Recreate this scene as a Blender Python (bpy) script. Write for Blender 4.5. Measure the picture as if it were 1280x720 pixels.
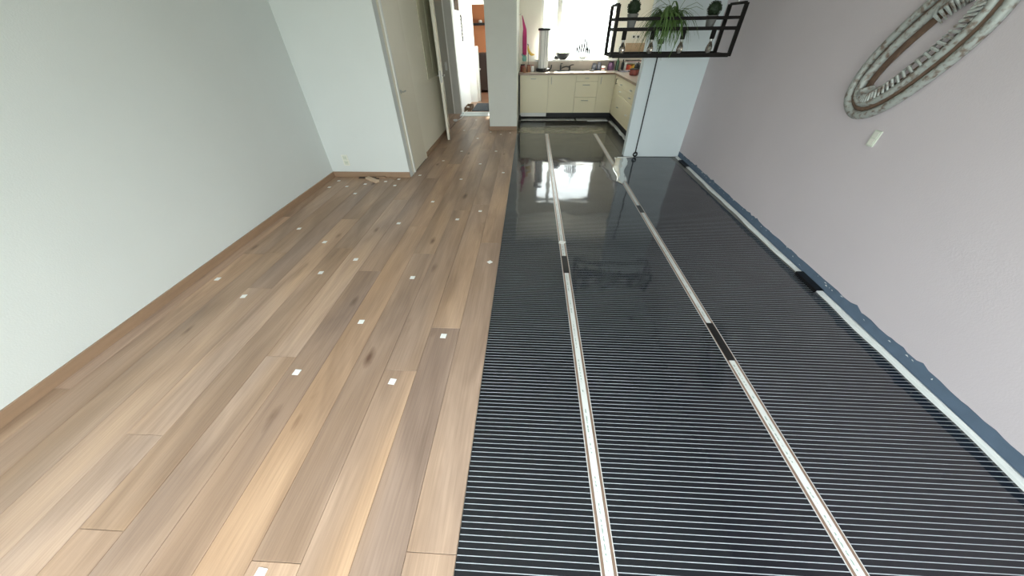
import bpy, bmesh, math, random
from mathutils import Vector, Matrix, noise as mnoise
random.seed(7)
sc = bpy.context.scene
for o in list(bpy.data.objects):
    bpy.data.objects.remove(o)
col = sc.collection
PI = math.pi

# ------------------------------------------------------------------ camera
CAM_H = 1.62
FPX, PITCH, YAW, ROLL = 384.69, 0.699235, 0.0578139, -0.0136082
def cam_rows():
    cy, sy = math.cos(YAW), math.sin(YAW)
    A = Matrix(((cy, sy, 0), (-sy, cy, 0), (0, 0, 1)))
    cp, sp = math.cos(PITCH), math.sin(PITCH)
    B = Matrix(((1, 0, 0), (0, -sp, -cp), (0, cp, -sp)))
    cr, sr = math.cos(ROLL), math.sin(ROLL)
    C = Matrix(((cr, -sr, 0), (sr, cr, 0), (0, 0, 1)))
    return C @ B @ A
M_ = cam_rows()
cd = bpy.data.cameras.new('camera')
cd.sensor_fit = 'HORIZONTAL'; cd.sensor_width = 36.0; cd.lens = FPX / 1280 * 36.0
cd.clip_start = 0.02; cd.clip_end = 100
cam = bpy.data.objects.new('camera', cd); col.objects.link(cam)
R_ = Matrix((M_[0], -M_[1], -M_[2])).transposed()
cam.matrix_world = Matrix.Translation((0, 0, CAM_H)) @ R_.to_4x4()
sc.camera = cam

# ------------------------------------------------------------------ world, daylight, exposure
sc.view_settings.view_transform = 'Standard'
sc.view_settings.look = 'None'
sc.view_settings.gamma = 1.0
sc.view_settings.use_curve_mapping = False
sc.view_settings.exposure = 0.2
w = bpy.data.worlds.new('overcast_sky'); sc.world = w; w.use_nodes = True
nt = w.node_tree; nt.nodes.clear()
wo = nt.nodes.new('ShaderNodeOutputWorld'); bg = nt.nodes.new('ShaderNodeBackground')
tc = nt.nodes.new('ShaderNodeTexCoord'); sx = nt.nodes.new('ShaderNodeSeparateXYZ')
rp = nt.nodes.new('ShaderNodeValToRGB')
nt.links.new(tc.outputs['Generated'], sx.inputs[0]); 
mr = nt.nodes.new('ShaderNodeMapRange'); mr.inputs[1].default_value = -1; mr.inputs[2].default_value = 1
nt.links.new(sx.outputs[2], mr.inputs[0]); nt.links.new(mr.outputs[0], rp.inputs[0])
rp.color_ramp.elements[0].position = 0.42; rp.color_ramp.elements[0].color = (0.46, 0.50, 0.46, 1)
rp.color_ramp.elements[1].position = 0.54; rp.color_ramp.elements[1].color = (0.93, 0.98, 1.0, 1)
nt.links.new(rp.outputs[0], bg.inputs[0]); bg.inputs[1].default_value = 6.5
nt.links.new(bg.outputs[0], wo.inputs[0])
sl_ = bpy.data.lights.new('sun', 'SUN'); sl_.energy = 60.0; sl_.angle = .05; sl_.color = (1.0, .95, .86)
sun = bpy.data.objects.new('sun', sl_); col.objects.link(sun)
sun.rotation_euler = Vector((-.22*.515, -.975*.515, -.857)).to_track_quat('-Z', 'Y').to_euler()   # high, from beyond the kitchen
CEIL = 2.62
def portal(name, loc, rot, sx_, sy_):
    l = bpy.data.lights.new(name, 'AREA'); l.shape = 'RECTANGLE'; l.size = sx_; l.size_y = sy_
    l.cycles.is_portal = True
    o = bpy.data.objects.new(name, l); col.objects.link(o); o.location = loc; o.rotation_euler = rot
# daylight portals of the windows (they only guide sky light)
portal('daylight_portal', (-0.25, -0.49, 1.1), (PI/2, 0, 0), 4.5, 2.1)        # facing +y
portal('daylight_portal', (0.98, 8.60, 1.66), (-PI/2, 0, 0), 1.56, 1.12)
portal('daylight_portal', (-0.79, 9.45, 1.45), (0, PI/2, 0), 1.5, 1.3)
portal('daylight_portal', (-0.39, 11.7, 1.45), (0, PI/2, 0), 1.5, 1.4)  # at the opening added to light the orange room

# ------------------------------------------------------------------ helpers
class MB:
    def __init__(s): s.v = []; s.f = []; s.sm = []
    def add(s, vs, fs, smooth=False):
        b = len(s.v); s.v += [tuple(x) for x in vs]; s.f += [tuple(i + b for i in f) for f in fs]; s.sm += [smooth] * len(fs); return s
    def box(s, x0, x1, y0, y1, z0, z1):
        return s.add([(x0,y0,z0),(x1,y0,z0),(x1,y1,z0),(x0,y1,z0),(x0,y0,z1),(x1,y0,z1),(x1,y1,z1),(x0,y1,z1)],
            [(3,2,1,0),(4,5,6,7),(0,1,5,4),(1,2,6,5),(2,3,7,6),(3,0,4,7)])
    def prism(s, poly, z0, z1):
        n = len(poly)
        return s.add([(x,y,z0) for x,y in poly]+[(x,y,z1) for x,y in poly],
            [tuple(range(n-1,-1,-1)), tuple(range(n,2*n))]+[(i,(i+1)%n,n+(i+1)%n,n+i) for i in range(n)])
    def bar(s, a, b, w, h=None, up=(0,0,1)):
        h = h or w; a = Vector(a); b = Vector(b); d = (b-a).normalized(); u = Vector(up)
        if abs(d.dot(u)) > .99: u = Vector((0,1,0))
        r = d.cross(u).normalized(); u = r.cross(d)
        q = [(-1,-1),(1,-1),(1,1),(-1,1)]
        vs = [a + r*(w/2*i) + u*(h/2*j) for i,j in q] + [b + r*(w/2*i) + u*(h/2*j) for i,j in q]
        return s.add(vs, [(3,2,1,0),(4,5,6,7),(0,1,5,4),(1,2,6,5),(2,3,7,6),(3,0,4,7)])
    def lathe(s, c, prof, n=20, axis='z'):
        vs = []; fs = []; c = Vector(c)
        for r, z in prof:
            for i in range(n):
                a = 2*PI*i/n; p = (r*math.cos(a), r*math.sin(a), z)
                if axis == 'x': p = (p[2], p[0], p[1])
                if axis == 'y': p = (p[0], p[2], -p[1])
                vs.append(c + Vector(p))
        m = len(prof)
        for j in range(m-1):
            for i in range(n):
                fs.append((j*n+i, j*n+(i+1)%n, (j+1)*n+(i+1)%n, (j+1)*n+i))
        fs.append(tuple(range(n-1,-1,-1))); fs.append(tuple((m-1)*n+i for i in range(n)))
        return s.add(vs, fs, True)
    def tube(s, pts, r, n=8, closed=False):
        P = [Vector(p) for p in pts]; m = len(P); vs = []; fs = []
        rr = r if isinstance(r, (list, tuple)) else [r]*m
        pu = None
        for k in range(m):
            if closed: d = P[(k+1)%m] - P[k-1]
            else: d = P[min(k+1,m-1)] - P[max(k-1,0)]
            d.normalize()
            if pu is None:
                pu = Vector((0,0,1)) if abs(d.z) < .9 else Vector((1,0,0))
            a = d.cross(pu).normalized(); u = a.cross(d).normalized(); pu = u
            for i in range(n):
                t = 2*PI*i/n; vs.append(P[k] + a*(rr[k]*math.cos(t)) + u*(rr[k]*math.sin(t)))
        for k in range(m if closed else m-1):
            k2 = (k+1)%m
            for i in range(n):
                fs.append((k*n+i, k2*n+i, k2*n+(i+1)%n, k*n+(i+1)%n))
        if not closed:
            fs.append(tuple(range(n))); fs.append(tuple((m-1)*n+i for i in range(n-1,-1,-1)))
        return s.add(vs, fs, True)
    def ball(s, c, rx, ry=None, rz=None, n=14, m=9, bump=0):
        ry = ry or rx; rz = rz or rx; prof = []
        vs = []; fs = []; c = Vector(c)
        for j in range(m+1):
            t = PI*j/m
            for i in range(n):
                a = 2*PI*i/n; d = Vector((math.sin(t)*math.cos(a), math.sin(t)*math.sin(a), -math.cos(t)))
                k = 1 + (bump*mnoise.noise(d*3 + c) if bump else 0)
                vs.append(c + Vector((d.x*rx, d.y*ry, d.z*rz))*k)
        for j in range(m):
            for i in range(n):
                fs.append((j*n+i, j*n+(i+1)%n, (j+1)*n+(i+1)%n, (j+1)*n+i))
        return s.add(vs, fs, True)
    def build(s, name, mat, parent=None, origin=None, bevel=0):
        me = bpy.data.meshes.new(name)
        if parent is not None: off = wloc(parent)
        elif origin is not None: off = Vector(origin)
        else:
            xs = [v[0] for v in s.v]; ys = [v[1] for v in s.v]; zs = [v[2] for v in s.v]
            off = Vector(((min(xs)+max(xs))/2, (min(ys)+max(ys))/2, min(zs)))
        if parent is not None and origin is not None:
            loc = Vector(origin); base = loc
        else: base = off; loc = off
        me.from_pydata([tuple(Vector(v)-base) for v in s.v], [], s.f)
        me.validate(clean_customdata=False)
        bm = bmesh.new(); bm.from_mesh(me); bmesh.ops.remove_doubles(bm, verts=bm.verts, dist=1e-6); bmesh.ops.recalc_face_normals(bm, faces=bm.faces); bm.to_mesh(me); bm.free()
        if any(s.sm):
            for p in me.polygons: p.use_smooth = True
            try: me.set_sharp_from_angle(angle=math.radians(40))
            except Exception: pass
        me.materials.append(mat)
        o = bpy.data.objects.new(name, me); col.objects.link(o)
        if parent is not None:
            o.parent = parent; o.location = base - wloc(parent)
        else: o.location = loc
        if bevel:
            b = o.modifiers.new('bevel', 'BEVEL'); b.width = bevel; b.segments = 2; b.limit_method = 'ANGLE'
        return o
def wloc(o):
    v = Vector(o.location); p = o.parent
    while p is not None: v += Vector(p.location); p = p.parent
    return v
def box(x0,x1,y0,y1,z0,z1): return MB().box(x0,x1,y0,y1,z0,z1)
def tag(o, label, cat, group=None):
    o['label'] = label; o['category'] = cat
    if group: o['group'] = group
    return o
def thing(name, loc, label, cat, group=None):
    o = bpy.data.objects.new(name, None); col.objects.link(o); o.location = loc; o.empty_display_size = .05
    return tag(o, label, cat, group)
def struct(name, mb, mat, **k):
    o = mb.build(name, mat, **k); o['kind'] = 'structure'; return o

# ------------------------------------------------------------------ materials
def mat(name, c, rough=.5, metal=0., var=0., vscale=6., bump=0., bscale=40., trans=0., alpha=1., emis=None, spec=None, ior=None, stretch=None):
    m = bpy.data.materials.new(name); m.use_nodes = True
    n = m.node_tree.nodes; L = m.node_tree.links; p = n['Principled BSDF']
    p.inputs['Base Color'].default_value = (*c, 1); p.inputs['Roughness'].default_value = rough; p.inputs['Metallic'].default_value = metal
    if spec is not None: p.inputs['Specular IOR Level'].default_value = spec
    if ior: p.inputs['IOR'].default_value = ior
    p.inputs['Transmission Weight'].default_value = trans; p.inputs['Alpha'].default_value = alpha
    if emis: p.inputs['Emission Color'].default_value = (*emis[:3], 1); p.inputs['Emission Strength'].default_value = emis[3]
    co = n.new('ShaderNodeTexCoord'); mp = n.new('ShaderNodeMapping'); L.new(co.outputs['Object'], mp.inputs[0])
    if stretch: mp.inputs['Scale'].default_value = stretch
    if var:
        tx = n.new('ShaderNodeTexNoise'); tx.inputs['Scale'].default_value = vscale; tx.inputs['Detail'].default_value = 5
        L.new(mp.outputs[0], tx.inputs['Vector'])
        mx = n.new('ShaderNodeMix'); mx.data_type = 'RGBA'
        mx.inputs[6].default_value = (*[x*(1-var) for x in c], 1); mx.inputs[7].default_value = (*[min(1, x*(1+var)) for x in c], 1)
        L.new(tx.outputs['Fac'], mx.inputs[0]); L.new(mx.outputs[2], p.inputs['Base Color'])
    if bump:
        tb = n.new('ShaderNodeTexNoise'); tb.inputs['Scale'].default_value = bscale; tb.inputs['Detail'].default_value = 3
        L.new(mp.outputs[0], tb.inputs['Vector'])
        b = n.new('ShaderNodeBump'); b.inputs['Strength'].default_value = 1; b.inputs['Distance'].default_value = bump
        L.new(tb.outputs['Fac'], b.inputs['Height']); L.new(b.outputs[0], p.inputs['Normal'])
    return m
def glass_pane(name, tint=(.97,.99,.98)):
    m = bpy.data.materials.new(name); m.use_nodes = True; n = m.node_tree.nodes; L = m.node_tree.links; n.clear()
    o = n.new('ShaderNodeOutputMaterial'); t = n.new('ShaderNodeBsdfTransparent'); t.inputs[0].default_value = (*tint, 1)
    g = n.new('ShaderNodeBsdfGlossy'); g.inputs['Roughness'].default_value = .01
    f = n.new('ShaderNodeFresnel'); ge = n.new('ShaderNodeNewGeometry'); ir = n.new('ShaderNodeMapRange')
    ir.inputs[3].default_value = 1.45; ir.inputs[4].default_value = 1/1.45; L.new(ge.outputs['Backfacing'], ir.inputs[0]); L.new(ir.outputs[0], f.inputs[0]); mx = n.new('ShaderNodeMixShader')
    L.new(f.outputs[0], mx.inputs[0]); L.new(t.outputs[0], mx.inputs[1]); L.new(g.outputs[0], mx.inputs[2]); L.new(mx.outputs[0], o.inputs[0])
    return m
def wood_mat(name):
    m = bpy.data.materials.new(name); m.use_nodes = True; n = m.node_tree.nodes; L = m.node_tree.links; p = n['Principled BSDF']
    co = n.new('ShaderNodeTexCoord'); oi = n.new('ShaderNodeObjectInfo')
    off = n.new('ShaderNodeVectorMath'); off.operation = 'MULTIPLY_ADD'
    cb = n.new('ShaderNodeCombineXYZ'); mu = n.new('ShaderNodeMath'); mu.operation = 'MULTIPLY'; mu.inputs[1].default_value = 37.0
    L.new(oi.outputs['Random'], mu.inputs[0])
    for i in range(3): L.new(mu.outputs[0], cb.inputs[i])
    L.new(co.outputs['Object'], off.inputs[0]); off.inputs[1].default_value = (1,1,1); L.new(cb.outputs[0], off.inputs[2])
    def noise(scl, sc_, det, dist=0):
        mp = n.new('ShaderNodeMapping'); mp.inputs['Scale'].default_value = scl; L.new(off.outputs[0], mp.inputs[0])
        t = n.new('ShaderNodeTexNoise'); t.inputs['Scale'].default_value = sc_; t.inputs['Detail'].default_value = det; t.inputs['Distortion'].default_value = dist
        L.new(mp.outputs[0], t.inputs[0]); return t
    def ramp(src, a, b, ca, cb_):
        r = n.new('ShaderNodeValToRGB'); r.color_ramp.elements[0].position = a; r.color_ramp.elements[1].position = b
        r.color_ramp.elements[0].color = (*ca, 1); r.color_ramp.elements[1].color = (*cb_, 1); L.new(src, r.inputs[0]); return r.outputs[0]
    def mix(kind, fac, a, b):
        x = n.new('ShaderNodeMix'); x.data_type = 'RGBA'; x.blend_type = kind
        if isinstance(fac, float): x.inputs[0].default_value = fac
        else: L.new(fac, x.inputs[0])
        L.new(a, x.inputs[6]); L.new(b, x.inputs[7]) if not isinstance(b, tuple) else setattr(x.inputs[7], 'default_value', (*b, 1))
        return x.outputs[2]
    broad = noise((3.2, .55, 1), 1.6, 3, .6)
    c1 = mix('MULTIPLY', 1.0, oi.outputs['Color'], ramp(broad.outputs['Fac'], .32, .70, (.70,.66,.63), (1.18,1.15,1.11)))
    warm = noise((2.2, .5, 1), 1.3, 2)
    c1 = mix('MULTIPLY', 1.0, c1, ramp(warm.outputs['Fac'], .35, .65, (.96,.98,1.03), (1.04,1.0,.93)))
    fine = noise((55, 1.6, 1), 2.2, 6, .3)
    c2 = mix('MULTIPLY', .38, c1, ramp(fine.outputs['Fac'], .30, .62, (.62,.58,.55), (1.08,1.07,1.05)))
    # knots
    mp = n.new('ShaderNodeMapping'); mp.inputs['Scale'].default_value = (6.0, 2.2, 1); L.new(off.outputs[0], mp.inputs[0])
    vo = n.new('ShaderNodeTexVoronoi'); vo.inputs['Scale'].default_value = 1.0; vo.inputs['Randomness'].default_value = 1.0; L.new(mp.outputs[0], vo.inputs['Vector'])
    jit = n.new('ShaderNodeMath'); jit.operation = 'ADD'
    kn = noise((20, 9, 1), 1.0, 3); sub = n.new('ShaderNodeMath'); sub.operation = 'MULTIPLY'; sub.inputs[1].default_value = .16
    cs = n.new('ShaderNodeSeparateColor'); L.new(vo.outputs['Color'], cs.inputs[0])
    cm = n.new('ShaderNodeMath'); cm.operation = 'LESS_THAN'; cm.inputs[1].default_value = .62; L.new(cs.outputs[0], cm.inputs[0])
    sz = n.new('ShaderNodeMath'); sz.operation = 'MULTIPLY_ADD'; L.new(cs.outputs[1], sz.inputs[0]); sz.inputs[1].default_value = .12; L.new(cm.outputs[0], sz.inputs[2])
    dd = n.new('ShaderNodeMath'); dd.operation = 'ADD'; L.new(vo.outputs['Distance'], dd.inputs[0]); L.new(sz.outputs[0], dd.inputs[1])
    L.new(kn.outputs['Fac'], sub.inputs[0]); L.new(dd.outputs[0], jit.inputs[0]); L.new(sub.outputs[0], jit.inputs[1])
    c3 = mix('MULTIPLY', 1.0, c2, ramp(jit.outputs[0], .13, .30, (.36,.29,.26), (1,1,1)))
    L.new(c3, p.inputs['Base Color'])
    p.inputs['Roughness'].default_value = .42; p.inputs['Specular IOR Level'].default_value = .45
    b = n.new('ShaderNodeBump'); b.inputs['Distance'].default_value = .0006; b.inputs['Strength'].default_value = .6
    L.new(fine.outputs['Fac'], b.inputs['Height']); L.new(b.outputs[0], p.inputs['Normal'])
    return m
def film_mat(name, pitch=.0221, phase=.2003, gap=.13):
    """black printed carbon bars across the sheet with thin pale gaps, under a glossy slightly wavy foil"""
    m = bpy.data.materials.new(name); m.use_nodes = True; n = m.node_tree.nodes; L = m.node_tree.links; p = n['Principled BSDF']
    co = n.new('ShaderNodeTexCoord'); sp = n.new('ShaderNodeSeparateXYZ'); L.new(co.outputs['Object'], sp.inputs[0])
    def math_(op, a, b=None):
        x = n.new('ShaderNodeMath'); x.operation = op
        for i, q in enumerate((a, b)):
            if q is None: continue
            if isinstance(q, (int, float)): x.inputs[i].default_value = q
            else: L.new(q, x.inputs[i])
        return x.outputs[0]
    u = math_('FRACT', math_('ADD', math_('DIVIDE', math_('SUBTRACT', sp.outputs[1], phase), pitch), 100 + gap/2))
    ln = math_('LESS_THAN', u, gap)
    tx = n.new('ShaderNodeTexNoise'); tx.inputs['Scale'].default_value = 1.4; tx.inputs['Detail'].default_value = 3; L.new(co.outputs['Object'], tx.inputs[0])
    lc = n.new('ShaderNodeMix'); lc.data_type = 'RGBA'; lc.inputs[6].default_value = (.26,.28,.31,1); lc.inputs[7].default_value = (.60,.64,.70,1); L.new(tx.outputs['Fac'], lc.inputs[0])
    mx = n.new('ShaderNodeMix'); mx.data_type = 'RGBA'; L.new(ln, mx.inputs[0]); mx.inputs[6].default_value = (.004,.005,.010,1); L.new(lc.outputs[2], mx.inputs[7])
    L.new(mx.outputs[2], p.inputs['Base Color'])
    p.inputs['Roughness'].default_value = .07; p.inputs['IOR'].default_value = 1.58
    t2 = n.new('ShaderNodeTexNoise'); t2.inputs['Scale'].default_value = 2.6; t2.inputs['Detail'].default_value = 1.5; L.new(co.outputs['Object'], t2.inputs[0])
    b = n.new('ShaderNodeBump'); b.inputs['Distance'].default_value = .005; b.inputs['Strength'].default_value = 1.0
    L.new(t2.outputs['Fac'], b.inputs['Height']); L.new(b.outputs[0], p.inputs['Normal'])
    return m
def print_strip_mat(name):
    """whitish clear margin with a broken line of tiny green-grey print along its middle"""
    m = bpy.data.materials.new(name); m.use_nodes = True; n = m.node_tree.nodes; L = m.node_tree.links; p = n['Principled BSDF']
    co = n.new('ShaderNodeTexCoord'); sp = n.new('ShaderNodeSeparateXYZ'); L.new(co.outputs['Object'], sp.inputs[0])
    def math_(op, a, b):
        x = n.new('ShaderNodeMath'); x.operation = op
        for i, q in enumerate((a, b)):
            if isinstance(q, (int, float)): x.inputs[i].default_value = q
            else: L.new(q, x.inputs[i])
        return x.outputs[0]
    ax = n.new('ShaderNodeMath'); ax.operation = 'ABSOLUTE'; L.new(math_('ADD', sp.outputs[0], .003), ax.inputs[0])
    inl = math_('LESS_THAN', ax.outputs[0], .0032)
    tx = n.new('ShaderNodeTexNoise'); tx.inputs['Scale'].default_value = 90; tx.inputs['Detail'].default_value = 2
    L.new(co.outputs['Object'], tx.inputs[0])
    gr = n.new('ShaderNodeTexNoise'); gr.inputs['Scale'].default_value = 9; L.new(co.outputs['Object'], gr.inputs[0])
    a = math_('MULTIPLY', math_('MULTIPLY', inl, math_('GREATER_THAN', tx.outputs['Fac'], .5)), math_('GREATER_THAN', gr.outputs['Fac'], .46))
    mx = n.new('ShaderNodeMix'); mx.data_type = 'RGBA'; L.new(a, mx.inputs[0]); mx.inputs[6].default_value = (.70,.71,.70,1); mx.inputs[7].default_value = (.30,.38,.34,1)
    L.new(mx.outputs[2], p.inputs['Base Color']); p.inputs['Roughness'].default_value = .25
    return m

M = {}
M['white_wall'] = mat('white_wall_paint', (.71,.745,.73), .75, var=.03, vscale=2, bump=.0008, bscale=120)
M['cream_wall'] = mat('cream_wall_paint', (.86,.82,.70), .7, var=.03, vscale=2)
M['mauve_wall'] = mat('mauve_wall_paint', (.64,.575,.605), .8, var=.05, vscale=1.4, bump=.0006, bscale=110)
M['kitchen_wall'] = mat('kitchen_wall_paint', (.88,.85,.77), .6, var=.03)
M['pillar'] = mat('pillar_paint', (.78,.79,.74), .7, var=.03)
M['hall_wall'] = mat('hall_white_paint', (.88,.88,.87), .7)
M['ceiling'] = mat('ceiling_paint', (.80,.80,.77), .9)
M['orange'] = mat('orange_wall_paint', (.40,.165,.07), .8, var=.06)
M['subfloor'] = mat('grey_underlay', (.22,.22,.21), .7, var=.1)
M['wood'] = wood_mat('oak_plank')
M['skirting'] = mat('oak_skirting', (.34,.22,.14), .5, var=.25, vscale=3, stretch=(1,1,12))
M['door'] = mat('door_cream_paint', (.80,.75,.62), .45, var=.02)
M['door_white'] = mat('door_frame_white', (.78,.78,.74), .4)
M['door_grey'] = mat('door_grey_paint', (.36,.34,.29), .5)
M['jamb_grey'] = mat('jamb_grey_paint', (.50,.49,.45), .5)
M['frosted'] = mat('frosted_panel', (.66,.64,.50), .4)
M['steel'] = mat('brushed_steel', (.55,.55,.53), .3, metal=1)
M['film'] = film_mat('heating_film_print')
M['margin'] = print_strip_mat('film_margin_print')
M['copper'] = mat('copper_busbar', (.30,.20,.15), .35, metal=.4, var=.2, vscale=30)
M['silver_edge'] = mat('busbar_silver_edge', (.62,.60,.59), .3, var=.12, vscale=25)
M['tape'] = mat('black_tape', (.006,.006,.007), .35)
M['foam'] = mat('white_foam', (.74,.76,.76), .7, var=.12, vscale=14)
M['plaster'] = mat('bare_blue_plaster', (.105,.15,.215), .85, var=.22, vscale=12)
M['foil_grey'] = mat('foil_over_underlay', (.075,.075,.065), .1, var=.4, vscale=4, bump=.006, bscale=4)
M['foil_olive'] = mat('foil_olive_strip', (.16,.15,.115), .15, var=.2, vscale=8, bump=.004, bscale=5)
M['film_dark'] = mat('dark_film_offcut', (.035,.036,.036), .25, var=.5, vscale=12)
M['black'] = mat('black_matt', (.012,.012,.013), .5)
M['black_metal'] = mat('black_powder_coat', (.008,.006,.005), .6, var=.15, spec=.2)
M['cabinet'] = mat('cream_cabinet_lacquer', (.84,.76,.55), .35)
M['cab_body'] = mat('cabinet_carcass', (.60,.55,.42), .5)
M['worktop'] = mat('brown_worktop', (.30,.19,.12), .3, var=.2, vscale=9)
M['worktop_glare'] = mat('worktop_window_glare', (.72,.64,.57), .22, var=.05)  # top face painted pale, standing for the window's reflection on it
M['backsplash'] = mat('beige_backsplash', (.66,.57,.48), .4, var=.06, vscale=20)
M['white_plastic'] = mat('white_plastic', (.80,.80,.78), .35)
M['paper'] = mat('white_paper', (.86,.86,.84), .8)
M['tag'] = mat('white_tag', (.88,.88,.86), .6, var=.08, vscale=160)
M['glass'] = glass_pane('window_glass')
M['upvc'] = mat('window_frame_white', (.82,.82,.80), .4)
M['slat'] = mat('blind_slat_white', (.85,.84,.80), .5)
_n = M['slat'].node_tree.nodes; _l = M['slat'].node_tree.links; _t = _n.new('ShaderNodeBsdfTranslucent'); _t.inputs[0].default_value = (.9,.88,.82,1)
_m = _n.new('ShaderNodeMixShader'); _m.inputs[0].default_value = .55; _l.new(_n['Principled BSDF'].outputs[0], _m.inputs[1]); _l.new(_t.outputs[0], _m.inputs[2]); _l.new(_m.outputs[0], _n['Material Output'].inputs[0])
M['grey_pot'] = mat('grey_zinc_pot', (.20,.20,.19), .6, var=.15, vscale=12)
M['box_green'] = mat('boxwood_leaf', (.013,.030,.009), .6, var=.5, vscale=40)
M['leaf'] = mat('trailing_leaf_green', (.085,.16,.04), .5, var=.4, vscale=14)
M['bulb_glass'] = mat('smoked_bulb_glass', (.42,.38,.34), .04, trans=.85, ior=1.45)
M['brass'] = mat('filament_brass', (.65,.45,.2), .3, metal=1)
M['grout'] = mat('silver_worn_carving', (.50,.52,.50), .5, metal=.2, var=.3, vscale=26)
_n = M['grout'].node_tree.nodes; _l = M['grout'].node_tree.links; _t = _n.new('ShaderNodeTexNoise'); _t.inputs['Scale'].default_value = 38; _t.inputs['Detail'].default_value = 4
_c = _n.new('ShaderNodeTexCoord'); _l.new(_c.outputs['Object'], _t.inputs['Vector']); _r = _n.new('ShaderNodeValToRGB'); _l.new(_t.outputs['Fac'], _r.inputs[0])
_r.color_ramp.elements[0].position = .34; _r.color_ramp.elements[0].color = (.20,.15,.12,1); _r.color_ramp.elements[1].position = .52; _r.color_ramp.elements[1].color = (.43,.45,.43,1)
_l.new(_r.outputs[0], _n['Principled BSDF'].inputs['Base Color'])
M['antique'] = mat('antique_brown_carving', (.16,.10,.07), .5, var=.6, vscale=30)
M['socket'] = mat('pale_green_plate', (.66,.70,.60), .45)
M['socket_w'] = mat('socket_white', (.80,.80,.72), .4)

# ------------------------------------------------------------------ setting: shell
X_L = -2.81
def rwx(y): return 2.30 + .0225*y                      # right wall runs slightly askew
floor = struct('floor', box(-3.0, 2.8, -.65, 8.75, -.12, -.006), M['subfloor'], origin=(0,0,0))
ceiling = struct('ceiling', MB().box(-3.0, 2.7, -.65, 8.71, CEIL, CEIL+.1).box(-2.75, -.72, 8.71, 10.5, CEIL, CEIL+.1).box(-2.75, -.32, 10.5, 12.85, CEIL, CEIL+.1), M['ceiling'])
struct('trim_1', box(-.30, 2.46, 6.83, 7.05, 2.53, CEIL), M['ceiling'])      # beam before the kitchen
wall_left = struct('wall_left', box(X_L-.15, X_L, -.65, 4.46, -.1, CEIL), M['white_wall'])
wall_corner = struct('wall_corner', box(X_L, -1.69, 4.34, 4.46, -.1, CEIL), M['white_wall'])
wc = MB(); wc.box(-1.79, -1.69, 4.46, 4.52, -.1, CEIL); wc.box(-1.79, -1.69, 5.19, 6.95, -.1, CEIL); wc.box(-1.79,-1.69,4.52,5.20,2.10,CEIL)
wc.box(-1.90,-1.88,4.46,5.3,-.1,CEIL)
wall_closet = struct('wall_closet', wc, M['cream_wall'])
rw = MB(); ya, yb = -.65, 8.72
rw.prism([(rwx(ya),ya),(rwx(ya)+.15,ya),(rwx(5.39)+.15,5.39),(rwx(5.39),5.39)], -.1, CEIL)
wall_right = struct('wall_right', rw, M['mauve_wall'])
rk = MB(); rk.prism([(rwx(5.39),5.39),(rwx(5.39)+.15,5.39),(rwx(yb)+.15,yb),(rwx(yb),yb)], -.1, CEIL)
struct('wall_kitchen_side', rk, M['kitchen_wall'])
wall_partition = struct('wall_partition', box(1.55, rwx(5.39), 5.33, 5.45, .006, CEIL), mat('partition_paint', (.73,.80,.82), .6, var=.02))
struct('wall_pillar', box(-.82, -.262, 7.03, 8.57, -.1, CEIL), M['pillar'])
kb = MB(); WX0, WX1, WZ0, WZ1 = .20, 1.76, 1.10, 2.22
kb.box(-.262, 2.5, 8.57, 8.70, -.1, WZ0); kb.box(-.262, 2.5, 8.57, 8.70, WZ1, CEIL); kb.box(-.262, WX0, 8.57, 8.70, WZ0, WZ1); kb.box(WX1, 2.5, 8.57, 8.70, WZ0, WZ1)
wall_kitchen = struct('wall_kitchen', kb, M['kitchen_wall'])
box(-.20, 2.49, 8.562, 8.57, .9, 1.06).build('backsplash', M['backsplash'], wall_kitchen)
# rear wall with the wide garden window behind the camera
RX0, RX1, RZ0, RZ1 = -2.50, 2.00, .05, 2.15
rr = MB(); rr.box(-2.96, RX0, -.65, -.5, -.1, CEIL); rr.box(RX1, 2.5, -.65, -.5, -.1, CEIL); rr.box(RX0, RX1, -.65, -.5, RZ1, CEIL); rr.box(RX0, RX1, -.65, -.5, -.1, RZ0)
struct('wall_rear', rr, M['white_wall'])
fr = MB()
for x in (RX0, RX0+1.48, RX0+2.96, RX1-.06): fr.box(x, x+.06, -.62, -.54, RZ0, RZ1)
fr.box(RX0, RX1, -.62, -.54, RZ0, RZ0+.06); fr.box(RX0, RX1, -.62, -.54, RZ1-.06, RZ1)
w1 = struct('window_1', fr, M['upvc'])
for i in range(3): box(RX0+.06+1.48*i, RX0+1.48+1.48*i, -.585, -.579, RZ0+.06, RZ1-.06).build('pane', M['glass'], w1)
# hall beyond
hl = MB(); hl.box(-2.7,-2.6,6.85,8.75,-.1,CEIL); hl.box(-2.6,-1.79,6.85,6.95,-.1,CEIL); hl.box(-1.80,-1.70,8.75,10.4,-.1,CEIL)
hl.box(-1.70,-1.52,10.3,10.4,-.1,CEIL); hl.box(-1.52,-.82,10.3,10.4,2.10,CEIL); hl.box(-.92,-.82,10.3,10.4,-.1,2.1)
struct('wall_hall', hl, M['hall_wall'])
hd = MB(); hd.box(-2.6,-2.55,8.65,8.75,-.1,CEIL); hd.box(-2.55,-1.70,8.65,8.75,2.12,CEIL)
struct('wall_hall_end', hd, M['jamb_grey'])
he = MB(); he.box(-.82,-.72,8.57,8.75,-.1,CEIL); he.box(-.82,-.72,10.2,10.4,-.1,CEIL); he.box(-.82,-.72,8.75,10.2,-.1,.80); he.box(-.82,-.72,8.75,10.2,2.1,CEIL)
struct('wall_hall_side', he, M['hall_wall'])
w3 = struct('window_3', MB().box(-.80,-.75,8.75,8.80,.80,2.1).box(-.80,-.75,10.15,10.2,.80,2.1).box(-.80,-.75,8.80,10.15,.80,.85).box(-.80,-.75,8.80,10.15,2.05,2.1), M['upvc'])
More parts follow.
